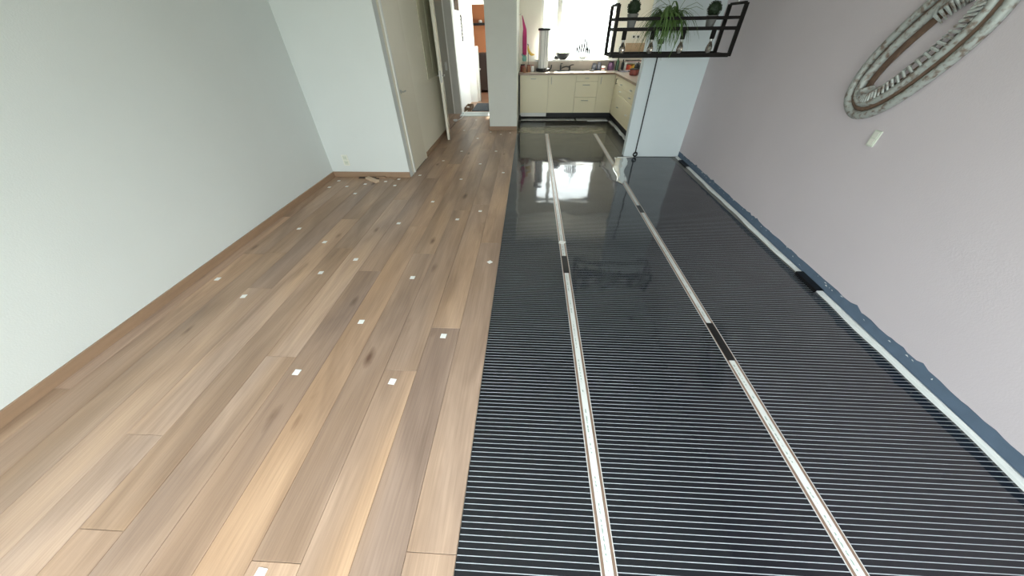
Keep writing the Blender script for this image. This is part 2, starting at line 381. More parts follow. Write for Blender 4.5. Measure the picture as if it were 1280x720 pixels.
box(-.78,-.775,8.80,10.15,.85,2.05).build('pane', M['glass'], w3)
orr = MB(); orr.box(-2.7,-.3,12.7,12.85,-.1,CEIL); orr.box(-2.7,-2.6,10.4,12.7,-.1,CEIL); orr.box(-2.6,-1.8,10.4,10.5,-.1,CEIL)
struct('wall_orange', orr, M['orange'])
ors = MB(); ors.box(-.42,-.32,10.4,11.0,-.1,CEIL); ors.box(-.42,-.32,12.4,12.7,-.1,CEIL); ors.box(-.42,-.32,11.0,12.4,-.1,.75); ors.box(-.42,-.32,11.0,12.4,2.15,CEIL); ors.box(-.82,-.32,10.4,10.5,-.1,CEIL)  # unseen window opening added to light the orange room
struct('wall_orange_side', ors, M['hall_wall'])
fh = struct('floor_hall', box(-2.7,-.3,8.75,12.85,-.12,.004), mat('hall_brown_floor', (.30,.17,.10), .35, var=.2, vscale=4))
struct('trim_2', box(-1.70,-.82,8.36,8.74,-.02,.022).box(-1.70,-.82,8.62,8.74,.022,.034), mat('threshold_stone', (.70,.76,.76), .4))

# kitchen window
kf = MB()
kf.box(WX0, WX0+.05, 8.58, 8.64, WZ0, WZ1); kf.box(WX1-.05, WX1, 8.58, 8.64, WZ0, WZ1)
kf.box(WX0, WX1, 8.58, 8.64, WZ0, WZ0+.05); kf.box(WX0, WX1, 8.58, 8.64, WZ1-.05, WZ1); kf.box(.52, .62, 8.58, 8.64, WZ0, WZ1)
w2 = struct('window_2', kf, M['upvc'])
box(.25, .52, 8.607, 8.612, WZ0+.05, WZ1-.05).build('pane', M['glass'], w2)
box(.62, WX1-.05, 8.607, 8.612, WZ0+.05, WZ1-.05).build('pane', M['glass'], w2)
box(.10, 1.86, 8.35, 8.585, 1.075, 1.10).build('window_sill', M['upvc'], w2)
bl = thing('venetian_blind', (.98, 8.55, 1.16), 'open white venetian blind hanging before the kitchen window', 'blind')
sl = MB()
z = 1.20
while z < 2.18:
    sl.add([(WX0+.01,8.540,z-.001),(WX1-.01,8.540,z-.001),(WX1-.01,8.550,z+.001),(WX0+.01,8.550,z+.001)], [(0,1,2,3)]); 
    z += .042
s_ = sl.build('slats', M['slat'], bl); s_['kind'] = 'stuff'
so = s_.modifiers.new('thick', 'SOLIDIFY'); so.thickness = .0012
box(WX0+.005, WX1-.005, 8.53, 8.56, 2.18, 2.215).build('head_rail', M['slat'], bl)
box(WX0+.01, WX1-.01, 8.533, 8.556, 1.165, 1.18).build('bottom_rail', M['slat'], bl)
for x in (.30, .57, 1.1, 1.62): MB().bar((x,8.544,1.17),(x,8.544,2.19),.0025).build('ladder_cord', M['slat'], bl)

# ------------------------------------------------------------------ oak planks
PW = .2035; PX0 = -.2525; ZT = .008
tones = [(0.475,0.340,0.254),(0.375,0.264,0.199),(0.455,0.319,0.230),(0.420,0.300,0.225),(0.460,0.320,0.228),(0.375,0.270,0.210),(0.470,0.343,0.263),(0.430,0.299,0.211),(0.415,0.295,0.216),(0.450,0.324,0.248)]
joint_known = {0:[.244,2.60], 1:[1.458], 2:[1.096], 3:[.188], 4:[-.35, 2.9], 5:[-.2, 2.1], 6:[1.168], 7:[.253], 8:[.646], 9:[1.835]}
tone_first = {0:[0,0,2,9], 1:[5,0,8,3], 2:[2,3,8,7], 3:[0,3,8,7], 4:[4,4,8,3], 5:[5,5,8,7], 6:[6,6,3,8], 7:[4,7,8,7], 8:[6,0,7,8], 9:[6,5,8,9], 10:[9,8,7,8], 11:[8,4,8,9], 12:[8,9,7,8]}
plank_mesh = {}
def plank(x0, x1, y0, y1, tone):
    key = (round(x1-x0,4), round(y1-y0,3))
    if key not in plank_mesh:
        g = .0007; hx = (x1-x0)/2 - g; hy = (y1-y0)/2 - g; c = .0012
        mb = MB()
        vs = [(-hx,-hy,-.014),(hx,-hy,-.014),(hx,hy,-.014),(-hx,hy,-.014),(-hx,-hy,-c),(hx,-hy,-c),(hx,hy,-c),(-hx,hy,-c),(-hx+c,-hy+c,0),(hx-c,-hy+c,0),(hx-c,hy-c,0),(-hx+c,hy-c,0)]
        fs = [(3,2,1,0),(8,9,10,11)]
        for a, b in ((0,4),(4,8)):
            for i in range(4): j = (i+1)%4; fs.append((a+i,a+j,b+j,b+i))
        me = bpy.data.meshes.new('plank'); me.from_pydata(vs, [], fs); me.materials.append(M['wood']); plank_mesh[key] = me
    o = bpy.data.objects.new('plank', plank_mesh[key]); col.objects.link(o); o.parent = floor
    o.location = ((x0+x1)/2, (y0+y1)/2, ZT)
    t = tones[tone]; k = random.uniform(.93, 1.07); o.color = (t[0]*k, t[1]*k, t[2]*k, 1)
prng = random.Random(3)
for k in range(13):
    x1 = PX0 - PW*k; x0 = max(x1 - PW, X_L)
    if k <= 2: yend = 7.03
    elif k <= 6: yend = 8.36
    else: yend = 4.34
    js = list(joint_known.get(k, [prng.uniform(-.9, .9)]))
    js.sort()
    while js[0] > -1.4: js.insert(0, js[0]-1.9)
    while js[-1] < yend: js.append(round(js[-1] + prng.choice([2.0, 2.2, 2.2, 2.4]), 3))
    js = [-.5] + [j for j in js if -.45 < j < yend-.05] + [yend]
    seq = tone_first[k]; base = sum(1 for j in js if j < .19) - 1
    for i in range(len(js)-1):
        q = i - max(0, base-0) if False else i
        idx = i - sum(1 for j in js[1:] if j < .15)
        tn = seq[idx] if 0 <= idx < len(seq) else prng.choice([3,7,8,8,2])
        plank(x0, x1, js[i], js[i+1], tn)
for k in range(7, 12):        # niche by the hall door
    x1 = PX0 - PW*k; x0 = x1 - PW
    plank(max(x0,-2.6), min(x1,-1.69) if k == 7 else x1, 6.95, 8.65, prng.choice([1,3,5,7]))

# ------------------------------------------------------------------ skirtings, bare plaster, foam edge
bb = .078
def skirt(name, *b): 
    o = struct(name, box(*b), M['skirting']); return o
skirt('baseboard_left', X_L, X_L+.016, -.5, 4.34, ZT, bb)
skirt('baseboard_corner', X_L+.016, -1.69, 4.324, 4.34, ZT, bb)
skirt('baseboard_closet', -1.69, -1.674, 5.26, 6.93, ZT, bb)
sp = MB(); sp.box(-.82, -.262, 7.014, 7.03, ZT, bb); sp.box(-.836, -.82, 7.014, 8.36, ZT, bb)
struct('baseboard_pillar', sp, M['skirting'])
# jagged strip of bare blue plaster where the old skirting was pulled off
rng = random.Random(11)
top = []; y = -.5
while y < 5.33: 
    top.append((y, .088 + rng.uniform(-.004,.004) + (rng.uniform(.004,.02) if rng.random() < .12 else 0))); y += rng.uniform(.02,.07)
top.append((5.33, .085))
vs = []; fs = []
for y, z in top:
    x = rwx(y); vs += [(x,y,0.0),(x,y,z),(x-.003,y,0.0),(x-.003,y,z)]
for i in range(len(top)-1):
    a = 4*i; b = a+4
    fs += [(a+2,a+3,b+3,b+2),(a+3,a+1,b+1,b+3)]
MB().add(vs, fs).build('bare_plaster_strip', M['plaster'], wall_right)
# white paint flakes left along the plaster
fk = MB()
for i in range(46):
    y = rng.uniform(.9, 5.2); z = .085 + rng.uniform(-.03,.004) if rng.random() < .8 else rng.uniform(.03,.08)
    L_ = rng.uniform(.006,.03); x = rwx(y)-.0038
    fk.add([(x,y,z),(x-.0004,y+L_,z+rng.uniform(-.004,.006)),(x,y+L_*.6,z+rng.uniform(.004,.012))],[(0,1,2)])
k_ = fk.build('paint_flakes', M['foam'], wall_right); k_['kind'] = 'stuff'
# soft white edge insulation lying along the right wall
es = MB(); n_ = 60; vs = []; fs = []
for i in range(n_+1):
    y = -.45 + (5.30+.45)*i/n_; x = rwx(y)-.004; wv = .040 + .005*math.sin(y*5.1)+.004*math.sin(y*13)
    vs += [(x,y,0),(x,y,.016),(x-wv*.45,y,.024),(x-wv*.9,y,.014),(x-wv,y,0.0)]
for i in range(n_):
    for j in range(4): a = 5*i+j; fs.append((a,a+1,a+6,a+5))
es.add(vs, fs, True)
edge = es.build('edge_insulation_strip', M['foam'], origin=(rwx(2)-.02, 2, 0)); tag(edge, 'long soft white foam strip laid at the foot of the mauve wall', 'foam strip')
for (y0, y1) in ((1.95, 2.20), (4.80, 5.10)):
    m_ = MB(); a, b = rwx(y0), rwx(y1)
    m_.prism([(a-.062,y0),(a-.006,y0),(b-.006,y1),(b-.062,y1)], .0245, .0265); m_.prism([(a-.066,y0),(a-.060,y0),(b-.060,y1),(b-.066,y1)], .001, .0265)
    m_.build('tape_patch', M['tape'], edge)

# ------------------------------------------------------------------ heating film
YF = 6.80
def film(x0, x1, label):
    o = box(x0, x1, -.5, YF, -.0055, 0.0).build('heating_film', M['film'], origin=(x0, 0, 0)); return tag(o, label, 'heating film', 'heating film sheets')
fA = film(PX0+.002, .3165, 'striped black heating film sheet lying against the edge of the oak planks')
fB = film(.3835, 1.2785, 'striped black heating film sheet between the two printed seam strips')
fC = film(1.3455, 2.295, 'striped black heating film sheet beside the mauve wall and foam strip')
def seam(par, xc, y1, patches):
    box(xc-.033, xc+.033, -.5, y1, 0.0, .0010).build('seam_edge', M['silver_edge'], par)
    box(xc-.0165, xc+.0165, -.5, y1, .0010, .0020).build('printed_margin', M['margin'], par, origin=(xc, 0, 0.001))
    for s in (-1, 1): box(xc+s*.0225-.006, xc+s*.0225+.006, -.5, y1, .0010, .0018).build('busbar', M['copper'], par)
    for (a, b) in patches: 
        mb = MB(); mb.prism([(xc-.024,a),(xc+.024,a),(xc+.024,b),(xc-.024,b)], .0021, .0030); mb.build('tape_patch', M['tape'], par)
seam(fA, .350, YF-.02, [(2.14, 2.40)])
seam(fB, 1.312, YF-.02, [(1.26, 1.585), (3.31, 3.50)])
# white contact crumb on the first seam
MB().prism([(.31,2.62),(.36,2.60),(.39,2.65),(.33,2.67)], .0031, .004).build('white_scrap', M['paper'], fA)

# kitchen floor layers
def jag(x0, x1, y0, y1, seed, n=9, amp=.02):
    r = random.Random(seed); p = []
    for i in range(n+1): p.append((x0+(x1-x0)*i/n, y0 + r.uniform(-amp, amp)))
    for i in range(n, -1, -1): p.append((x0+(x1-x0)*i/n, y1 + r.uniform(-amp, amp)))
    return p
tag(MB().prism(jag(-.255, 1.74, 6.805, 7.33, 2, 10, .004), -.0055, .0004).build('plastic_foil', M['foil_olive']), 'olive tinted strip of clear foil across the kitchen floor', 'plastic foil')
tag(MB().prism(jag(-.255, 1.76, 7.34, 7.86, 4, 10, .012), -.0055, .0002).build('film_offcut', M['film_dark']), 'dark ribbed film offcut before the kitchen plinth', 'film offcut')
tag(MB().prism(jag(1.54, 1.80, 5.48, 7.33, 6, 6, .006), .0005, .0012).build('film_offcut', M['film_dark']), 'narrow dark film offcut beside the right hand kitchen drawers', 'film offcut')
tag(MB().prism(jag(-.20, 1.03, 7.90, 8.12, 8, 10, .022), -.005, .010).build('foam_scrap', M['foam']), 'torn white foam strip under the dishwasher and sink cabinet', 'foam strip')
tag(MB().prism(jag(1.08, 1.77, 7.90, 8.14, 12, 8, .022), -.005, .010).build('foam_scrap', M['foam']), 'torn white foam strip under the drawer cabinet by the corner', 'foam strip')
p_ = [(y, x) for x, y in jag(5.9, 7.88, 1.79, 1.86, 15, 12, .012)]
tag(MB().prism(p_, .0015, .008).build('foam_scrap', M['foam']), 'long jagged white foam strip along the right hand kitchen plinth', 'foam strip')
tag(MB().tube([(-.2,7.862,.0075),(.2,7.864,.0075),(.62,7.86,.0075),(.72,7.866,.0085),(.80,7.862,.0075),(1.3,7.864,.0075)], .007, 6).build('electric_cord', M['black']), 'thin black cord lying before the white foam under the cabinets', 'cord')
# wrinkled foil by the partition, made mirror metal to give a bright glare
r_ = random.Random(5); wf = MB(); nx, ny = 14, 34; vs = []; fs = []
for j in range(ny+1):
    for i in range(nx+1):
        u = i/nx; v = j/ny; x = 1.19 + .19*v + (.13+.09*v)*u + .025*math.sin(v*9+u) ; y = 4.2 + 1.1*v + .05*math.sin(u*9)*(1-v)
        e = min(u, 1-u, v*2, (1-v)*2); 
        z = .0035 + .004*max(0, min(1, e*5))*(1+mnoise.noise(Vector((x*16, y*9, 3))))
        vs.append((x,y,z))
for j in range(ny):
    for i in range(nx): a = j*(nx+1)+i; fs.append((a,a+1,a+nx+2,a+nx+1))
wf.add(vs, fs, True)
wfo = wf.build('crumpled_foil', mat('foil_glare_metal', (.75,.75,.73), .12, metal=.9)); tag(wfo, 'narrow crumpled shiny foil beside the foot of the white partition', 'plastic foil')
so = wfo.modifiers.new('thick','SOLIDIFY'); so.thickness = .001

# ------------------------------------------------------------------ doors
d1 = struct('door_1', box(-1.715, -1.683, 4.56, 5.185, ZT+.004, 2.07), M['door'])
h_ = MB().lathe((-1.683,4.63,1.01), [(.024,0),(.024,.006),(.008,.008),(.008,.045),(.0,.045)], 14, 'x').bar((-1.645,4.625,1.01),(-1.645,4.72,1.012),.014,.012)
h_.build('door_handle', M['steel'], d1)
MB().box(-1.70,-1.672,4.52,4.56,ZT,2.11).box(-1.70,-1.672,4.56,5.185,2.075,2.11).build('door_frame', M['door_white'], d1)
box(-1.72,-1.688,4.545,4.575,.95,1.09).build('lock_plate', M['black'], d1)
# open leaf seen along its edge
hx, hy, lx, ly = -1.665, 6.93, -1.525, 6.235
dv = Vector((lx-hx, ly-hy, 0)).normalized(); pv = Vector((dv.y, -dv.x, 0))
def leafbox(a, b, t0, t1, z0, z1):
    H = Vector((hx,hy,0)); c = [H+dv*a+pv*t0, H+dv*b+pv*t0, H+dv*b+pv*t1, H+dv*a+pv*t1]
    return MB().prism([(p.x,p.y) for p in c], z0, z1)
LL = math.hypot(lx-hx, ly-hy)
d2 = struct('door_2', leafbox(0, LL, -.02, .02, ZT+.012, 2.08), M['door'])
for s in (-1, 1):
    H = Vector((hx,hy,1.02)) + dv*(LL-.06)
    MB().tube([H+pv*s*.018, H+pv*s*.058, H+pv*s*.060-dv*.02, H+pv*s*.060-dv*.12], .009, 8).build('door_handle', M['steel'], d2)
    q0, q1 = (.021, .024) if s > 0 else (-.024, -.021)
    leafbox(LL-.085, LL-.035, q0, q1, .93, 1.10).build('lock_plate', M['steel'], d2)
leafbox(LL, LL+.001, -.012, .012, .93, 1.10).build('latch_plate', M['jamb_grey'], d2)
# panelled strip in the closet wall behind the leaf
pn = struct('window_4', MB().box(-1.692,-1.683,6.02,6.08,1.0,2.12).box(-1.692,-1.683,6.86,6.92,1.0,2.12).box(-1.692,-1.683,6.08,6.86,1.0,1.06).box(-1.692,-1.683,6.08,6.86,2.06,2.12).box(-1.692,-1.683,6.42,6.50,1.06,2.06), M['frosted'])
box(-1.692,-1.687,6.08,6.42,1.06,2.06).build('pane', M['frosted'], pn); box(-1.692,-1.687,6.50,6.86,1.06,2.06).build('pane', M['frosted'], pn)
# hall door
d3 = struct('door_3', box(-2.55,-1.90,8.67,8.71,.01,2.10), M['door_grey'])
MB().lathe((-1.96,8.67,1.02), [(.02,0),(.02,-.006),(.008,-.008),(.008,-.04),(.022,-.045),(.022,-.06),(0,-.062)], 12, 'y').build('door_handle', M['steel'], d3)
box(-1.985,-1.935,8.664,8.67,.90,1.06).build('lock_plate', M['steel'], d3)
box(-1.865,-1.70,8.63,8.75,ZT,2.14).build('door_frame', M['jamb_grey'], d3)
box(-1.893,-1.875,8.655,8.70,ZT,2.14).build('bright_gap_strip', M['door_white'], d3)  # white strip painted in for the bright gap beside the door

# ------------------------------------------------------------------ wall sockets and conduit
s1 = box(-2.605,-2.52,4.332,4.34,.165,.31).build('wall_socket', M['socket_w']); tag(s1, 'cream double wall socket low on the white wall above oak skirting', 'socket')
for zc in (.205, .272):
    q = MB().box(-2.59,-2.535,4.330,4.332,zc-.028,zc+.028).build('socket_insert', M['socket'], s1)
    for dx in (-.01,.01): MB().lathe((-2.5625+dx,4.3299,zc), [(.0035,0),(.0035,-.0004)], 8, 'y').build('contact_hole', M['black'], q)
ys0, ys1 = 2.352, 2.406
s2 = MB().prism([(rwx(ys0)-.010,ys0),(rwx(ys0),ys0),(rwx(ys1),ys1),(rwx(ys1)-.010,ys1)], .975, 1.072).build('light_switch', M['socket'], bevel=.002); tag(s2, 'pale double light switch plate on the mauve wall below carved frame', 'switch')
for z0 in (.984, 1.027):
    MB().prism([(rwx(ys0)-.0125,ys0+.009),(rwx(ys0)-.0095,ys0+.009),(rwx(ys1)-.0095,ys1-.009),(rwx(ys1)-.0125,ys1-.009)], z0, z0+.038).build('rocker', M['socket_w'], s2)
cn = thing('cable_conduit', (1.72, 5.32, 0), 'black cable conduit running up the white partition to a small box', 'conduit')
MB().tube([(1.722,5.318,.05),(1.722,5.318,.5),(1.720,5.318,1.0),(1.716,5.318,1.43)], .009, 8).build('conduit_pipe', M['black'], cn)
box(1.682,1.752,5.305,5.33,1.45,1.50).build('junction_box', M['black'], cn, )
ring = [(1.722+.028*math.cos(a), 5.305, .046+.028*math.sin(a)) for a in [2*PI*i/18 for i in range(18)]]
MB().tube(ring, .011, 8, closed=True).build('cable_coil', M['black'], cn)
tag(MB().tube([(1.70,5.30,.010),(1.6,5.285,.008),(1.5,5.27,.008),(1.44,5.28,.008)], .006, 8).build('floor_cable', M['white_plastic']), 'short pale cable on the film leading from the partition foot', 'cable')

# ------------------------------------------------------------------ kitchen cabinets (back run, fronts at y = 7.97)
FY = 7.97; Z0, Z1 = .15, .865
def hbar(mb_parent, x, z, L_, vertical=False, y=FY):
    m = MB(); yy = y-.03
    if vertical: 
        m.tube([(x,yy,z-L_/2),(x,yy,z+L_/2)], .006, 8)
        for s in (-1,1): m.bar((x,y-.001,z+s*L_*.4),(x,yy,z+s*L_*.4),.008)
    else:
        m.tube([(x-L_/2,yy,z),(x+L_/2,yy,z)], .006, 8)
        for s in (-1,1): m.bar((x+s*L_*.4,y-.001,z),(x+s*L_*.4,yy,z),.008)
    return m.build('handle', M['steel'], mb_parent)
def front(parent, name, x0, x1, z0, z1):
    return box(x0+.002, x1-.002, FY, FY+.02, z0+.002, z1-.002).build(name, M['cabinet'], parent, bevel=.002)
def carcass(name, x0, x1, label, cat):
    t = thing(name, ((x0+x1)/2, 8.27, 0), label, cat, 'cream kitchen base units')
    box(x0, x1, FY+.0205, 8.555, Z0, Z1).build('body', M['cab_body'], t)
    for x in (x0+.06, x1-.06): MB().lathe((x, 8.40, 0), [(.02,0.),(.02,.02),(.014,.03),(.014,.15)], 10).build('foot', M['black'], t)
    return t
t = carcass('dishwasher', -.225, .385, 'built in dishwasher with cream front and white plinth, beside the pillar', 'dishwasher')
d = front(t, 'door', -.225, .385, Z0, Z1); hbar(d, .06, .80, .11)
box(-.21, .37, FY+.03, FY+.06, .075, Z0).build('plinth', M['white_plastic'], t)
t = carcass('base_cabinet', .385, .975, 'wide cream base cabinet with one door under the sink', 'cabinet')
d = front(t, 'door', .385, .975, Z0, Z1); hbar(d, .45, .765, .13, True)
t = carcass('drawer_cabinet', .975, 1.45, 'cream cabinet with three drawers right of the sink cabinet', 'cabinet')
for z0, z1, hz in ((Z0,.455,.395),(.455,.745,.685),(.745,Z1,.805)):
    d = front(t, 'drawer', .975, 1.45, z0, z1); hbar(d, 1.20, hz, .15 if hz < .8 else .08)
t = carcass('base_cabinet', 1.45, 1.80, 'narrow cream corner cabinet with one door and upright handle', 'cabinet')
d = front(t, 'door', 1.45, 1.80, Z0, Z1); hbar(d, 1.505, .765, .13, True)
tag(box(.39, 2.38, 8.30, 8.32, .0, .148).build('plinth_board', M['black']), 'black plinth board set back under the kitchen cabinets', 'plinth')
# right run, fronts at x = 1.80
FX = 1.80
def rfront(parent, name, y0, y1, z0, z1):
    return box(FX, FX+.02, y0+.002, y1-.002, z0+.002, z1-.002).build(name, M['cabinet'], parent, bevel=.002)
def rhandle(parent, y, z, L_=.09):
    m = MB().tube([(FX-.03,y-L_/2,z),(FX-.03,y+L_/2,z)], .006, 8)
    for s in (-1,1): m.bar((FX-.001,y+s*L_*.4,z),(FX-.03,y+s*L_*.4,z),.008)
    return m.build('handle', M['steel'], parent)
units = [(6.90, 7.66, 'cream drawer cabinet on the right run nearest the corner', 7.29), (6.16, 6.90, 'cream drawer cabinet on the right run next to the partition side', 6.53), (5.46, 6.16, 'cream drawer cabinet on the right run hidden behind the partition', 5.81)]
for y0, y1, lab, yh in units:
    t = thing('drawer_cabinet', (2.1, (y0+y1)/2, 0), lab, 'cabinet', 'cream kitchen base units')
    box(FX+.0205, 2.40, y0, y1, Z0, Z1).build('body', M['cab_body'], t)
    for z0, z1, hz in ((Z0,.57,.37),(.57,.71,.645),(.71,Z1,.76)):
        d = rfront(t, 'drawer', y0, y1, z0, z1); rhandle(d, yh, hz)
    for y in (y0+.06, y1-.06): MB().lathe((2.25, y, 0), [(.02,0.),(.02,.02),(.014,.03),(.014,.15)], 10).build('foot', M['black'], t)
t = thing('corner_filler', (FX, 7.81, 0), 'cream corner filler panel with dark upright handle on the right run', 'panel')
rfront(t, 'panel', 7.66, 7.965, Z0, Z1)
MB().tube([(FX-.03,7.72,.72),(FX-.03,7.72,.82)], .006, 8).bar((FX,7.72,.73),(FX-.03,7.72,.73),.008).bar((FX,7.72,.81),(FX-.03,7.72,.81),.008).build('handle', M['black'], t)
tag(box(1.88, 1.90, 5.46, 8.29, .0, .148).build('plinth_board', M['black']), 'black plinth board under the right hand drawers', 'plinth')
wt = thing('worktop', (1.0, 8.2, Z1), 'brown kitchen worktop running over the base cabinets into the corner', 'worktop')
WT = .902
mb_ = MB().prism([(-.255,7.945),(1.775,7.945),(1.775,5.455),(2.41,5.455),(2.475,8.56),(-.255,8.56)], Z1+.0005, WT-.002); mb_.build('edge', M['worktop'], wt)
MB().prism([(-.253,7.947),(1.777,7.947),(1.777,5.457),(2.408,5.457),(2.473,8.558),(-.253,8.558)], WT-.002, WT).build('surface', M['worktop_glare'], wt)  # pale glare colour laid over the brown worktop
# sink
sk = thing('kitchen_sink', (.85, 8.22, WT), 'steel inset sink with drainer under the kitchen window', 'sink')
MB().box(.52,1.22,8.03,8.42,WT,WT+.003).build('drainer', M['steel'], sk)
MB().box(.56,.86,8.06,8.07,WT+.003,WT+.008).box(.56,.86,8.36,8.37,WT+.003,WT+.008).box(.56,.57,8.07,8.36,WT+.003,WT+.008).box(.85,.86,8.07,8.36,WT+.003,WT+.008).build('basin_rim', M['steel'], sk)
box(.57,.85,8.07,8.36,WT+.003,WT+.0035).build('basin', M['black'], sk)
for i in range(6): box(.90+.05*i,.905+.05*i,8.08,8.36,WT+.003,WT+.005).build('drainer_rib', M['steel'], sk)
tp = thing('mixer_tap', (.86, 8.40, WT), 'low dark steel mixer tap with long spout behind the sink', 'tap')
mt_tap = mat('dark_tap_metal', (.12,.11,.11), .3, metal=.8)
MB().lathe((.86,8.45,WT), [(.03,0),(.03,.01),(.02,.015),(.02,.07),(.024,.075),(.0,.085)], 14).build('tap_body', mt_tap, tp)
MB().tube([(.86,8.45,WT+.055),(.78,8.40,WT+.075),(.70,8.36,WT+.06),(.685,8.35,WT+.045)], .011, 8).build('spout', mt_tap, tp)
MB().tube([(.86,8.44,WT+.08),(.90,8.42,WT+.10),(.94,8.40,WT+.105)], .008, 8).build('lever', mt_tap, tp)
sd = thing('soap_dispenser', (.66, 8.42, WT), 'slim dark soap dispenser left of the mixer tap', 'dispenser')
MB().lathe((.66,8.42,WT), [(.018,0),(.018,.09),(.008,.10),(.008,.13),(0,.132)], 12).build('body', mt_tap, sd)
MB().tube([(.66,8.42,WT+.128),(.70,8.40,WT+.128)], .006, 6).build('nozzle', mt_tap, sd)
# tall white cylinder with black lid and base
cy = thing('bread_canister', (.26, 8.28, WT), 'tall white column shaped appliance with black lid on the worktop', 'canister')
MB().lathe((.265,8.28,WT), [(.15,0),(.155,.01),(.155,.05),(.13,.06),(0,.06)], 24).build('base', M['black'], cy)
MB().lathe((.265,8.28,WT+.06), [(.105,0),(.108,.01),(.108,.62),(.105,.63),(0,.63)], 28).build('column', M['white_plastic'], cy)
MB().lathe((.265,8.28,WT+.69), [(.125,0),(.13,.006),(.13,.03),(.11,.04),(0,.042)], 28).build('lid', M['black'], cy)
for a in (-.6, .1, .55):
    x = .265+.112*math.sin(a); y = 8.28-.112*math.cos(a)
    MB().bar((x,y,WT+.065),(x,y,WT+.69),.012).build('column_rib', mat('canister_rib_grey',(.45,.45,.45),.4) if a == -.6 else bpy.data.materials['canister_rib_grey'], cy)
MB().tube([(.41,8.24,WT+.03),(.44,8.22,WT+.06),(.445,8.22,WT+.12)], .012, 8).build('handle', M['black'], cy)
# banana stand
yel = mat('banana_yellow', (.75,.48,.06), .5, var=.2, vscale=20)
bs = thing('banana_stand', (-.06, 8.30, WT), 'thin dark wire stand for bananas beside the tall white column', 'stand')
MB().lathe((-.06,8.30,WT), [(.07,0),(.07,.01),(0,.012)], 20).build('base', M['black'], bs)
MB().tube([(-.06,8.33,WT+.01),(-.06,8.33,WT+.40),(-.06,8.32,WT+.46),(-.075,8.29,WT+.475),(-.08,8.27,WT+.46)], .005, 8).build('stem', M['black'], bs)
for i in range(4):
    a0 = -.35 + .25*i; pts = []
    for j in range(9):
        t_ = j/8; ang = t_*1.7
        pts.append((-.07 + .13*(1-math.cos(ang))*(.8+.2*i/3), 8.195+.044*(i-1.5), WT+.455-.16*math.sin(ang)))
    b_ = MB().tube(pts, [.006,.013,.018,.020,.020,.020,.018,.013,.006], 8).build('banana', yel)
    tag(b_, 'ripe yellow banana in the bunch hanging from the wire stand', 'banana', 'bananas on the wire stand')
# copper tinted utensil pots
cop = mat('copper_tin', (.42,.20,.12), .35, metal=.4, var=.4, vscale=20)
red = mat('dark_red_clay', (.28,.06,.05), .4, var=.3)
def jar(name, x, y, r, h, m, lab, cat, lidm=None, group=None, z=WT):
    t = thing(name, (x,y,z), lab, cat, group)
    MB().lathe((x,y,z), [(r*.85,0),(r,.01),(r,h*.8),(r*.8,h*.88),(r*.8,h)], 16).build('body', m, t)
    MB().lathe((x,y,z+h), [(r*.86,0),(r*.86,h*.12),(r*.2,h*.14),(0,h*.14)], 16).build('lid', lidm or M['black'], t)
    return t
jar('storage_jar', -.045, 8.16, .045, .115, cop, 'patterned copper storage jar at the foot of the banana stand', 'jar', red)
jar('storage_jar', .035, 8.19, .035, .11, M['paper'], 'small pale jar with red lid between copper jar and black base', 'jar', red)
jar('storage_jar', -.175, 8.20, .055, .12, red, 'dark red jar on the worktop under the pink apron', 'jar')
jar('storage_jar', -.135, 8.06, .04, .085, cop, 'small copper jar before the dark red jar', 'jar', cop)
# pink apron on the wall
pk = mat('pink_cloth', (.55,.05,.20), .8, var=.25, vscale=10); teal = mat('teal_cloth', (.25,.55,.50), .8)
ap = thing('hanging_apron', (-.23, 8.30, 1.0), 'pink cloth apron with teal hem hanging beside the worktop', 'apron')
def cloth(z_top, z_bot, w0, w1, m, name, yo=0):
    vs = []; fs = []; nz, nyy = 12, 14
    for j in range(nz+1):
        v = j/nz; z = z_top + (z_bot-z_top)*v; w_ = w0 + (w1-w0)*v**.6
        for i in range(nyy+1):
            u = i/nyy-.5; vs.append((-.195 + .040*math.sin(u*16+v*1.2)*min(1, v*2+.1) + .055*min(1, v*3), 8.30+yo+u*w_, z))
    for j in range(nz):
        for i in range(nyy): a = j*(nyy+1)+i; fs.append((a,a+1,a+nyy+2,a+nyy+1))
    o = MB().add(vs, fs, True).build(name, m, ap); s = o.modifiers.new('thick','SOLIDIFY'); s.thickness = .006; return o
cloth(1.83, 1.20, .05, .30, pk, 'cloth'); cloth(1.21, 1.09, .28, .30, teal, 'hem')
MB().tube([(-.262,8.30,1.84),(-.23,8.30,1.84),(-.225,8.30,1.86)], .006, 6).build('hook', M['steel'], ap)
MB().tube([(-.13,8.24,1.36),(-.125,8.22,1.20),(-.12,8.21,1.09)], .008, 6).build('apron_strap', M['black'], ap)
# fruit bowl on the sill
fb = thing('fruit_bowl', (.69, 8.43, 1.10), 'dark oval bowl on the kitchen window sill', 'bowl')
prof = [(.05,0),(.07,.004),(.12,.045),(.165,.115),(.158,.115),(.11,.05),(.0,.03)]
bwl = MB().lathe((.69,8.43,1.10), prof, 28); bwl.v = [(x, 8.43+(y-8.43)*.58, z) for x, y, z in bwl.v]
bwl.build('body', mat('dark_bowl', (.03,.032,.035), .4), fb)
lim = mat('lime_green', (.16,.34,.05), .5)
for i, (dx, dy) in enumerate(((-.065,.0),(.055,-.03),(.0,.05),(.062,.028),(-.01,-.05))):
    tag(MB().ball((.69+dx*1.15,8.43+dy*.7,1.10+.09), .033, .026, .028).build('lime', lim), 'small green lime lying in the dark bowl', 'lime', 'limes in the bowl')
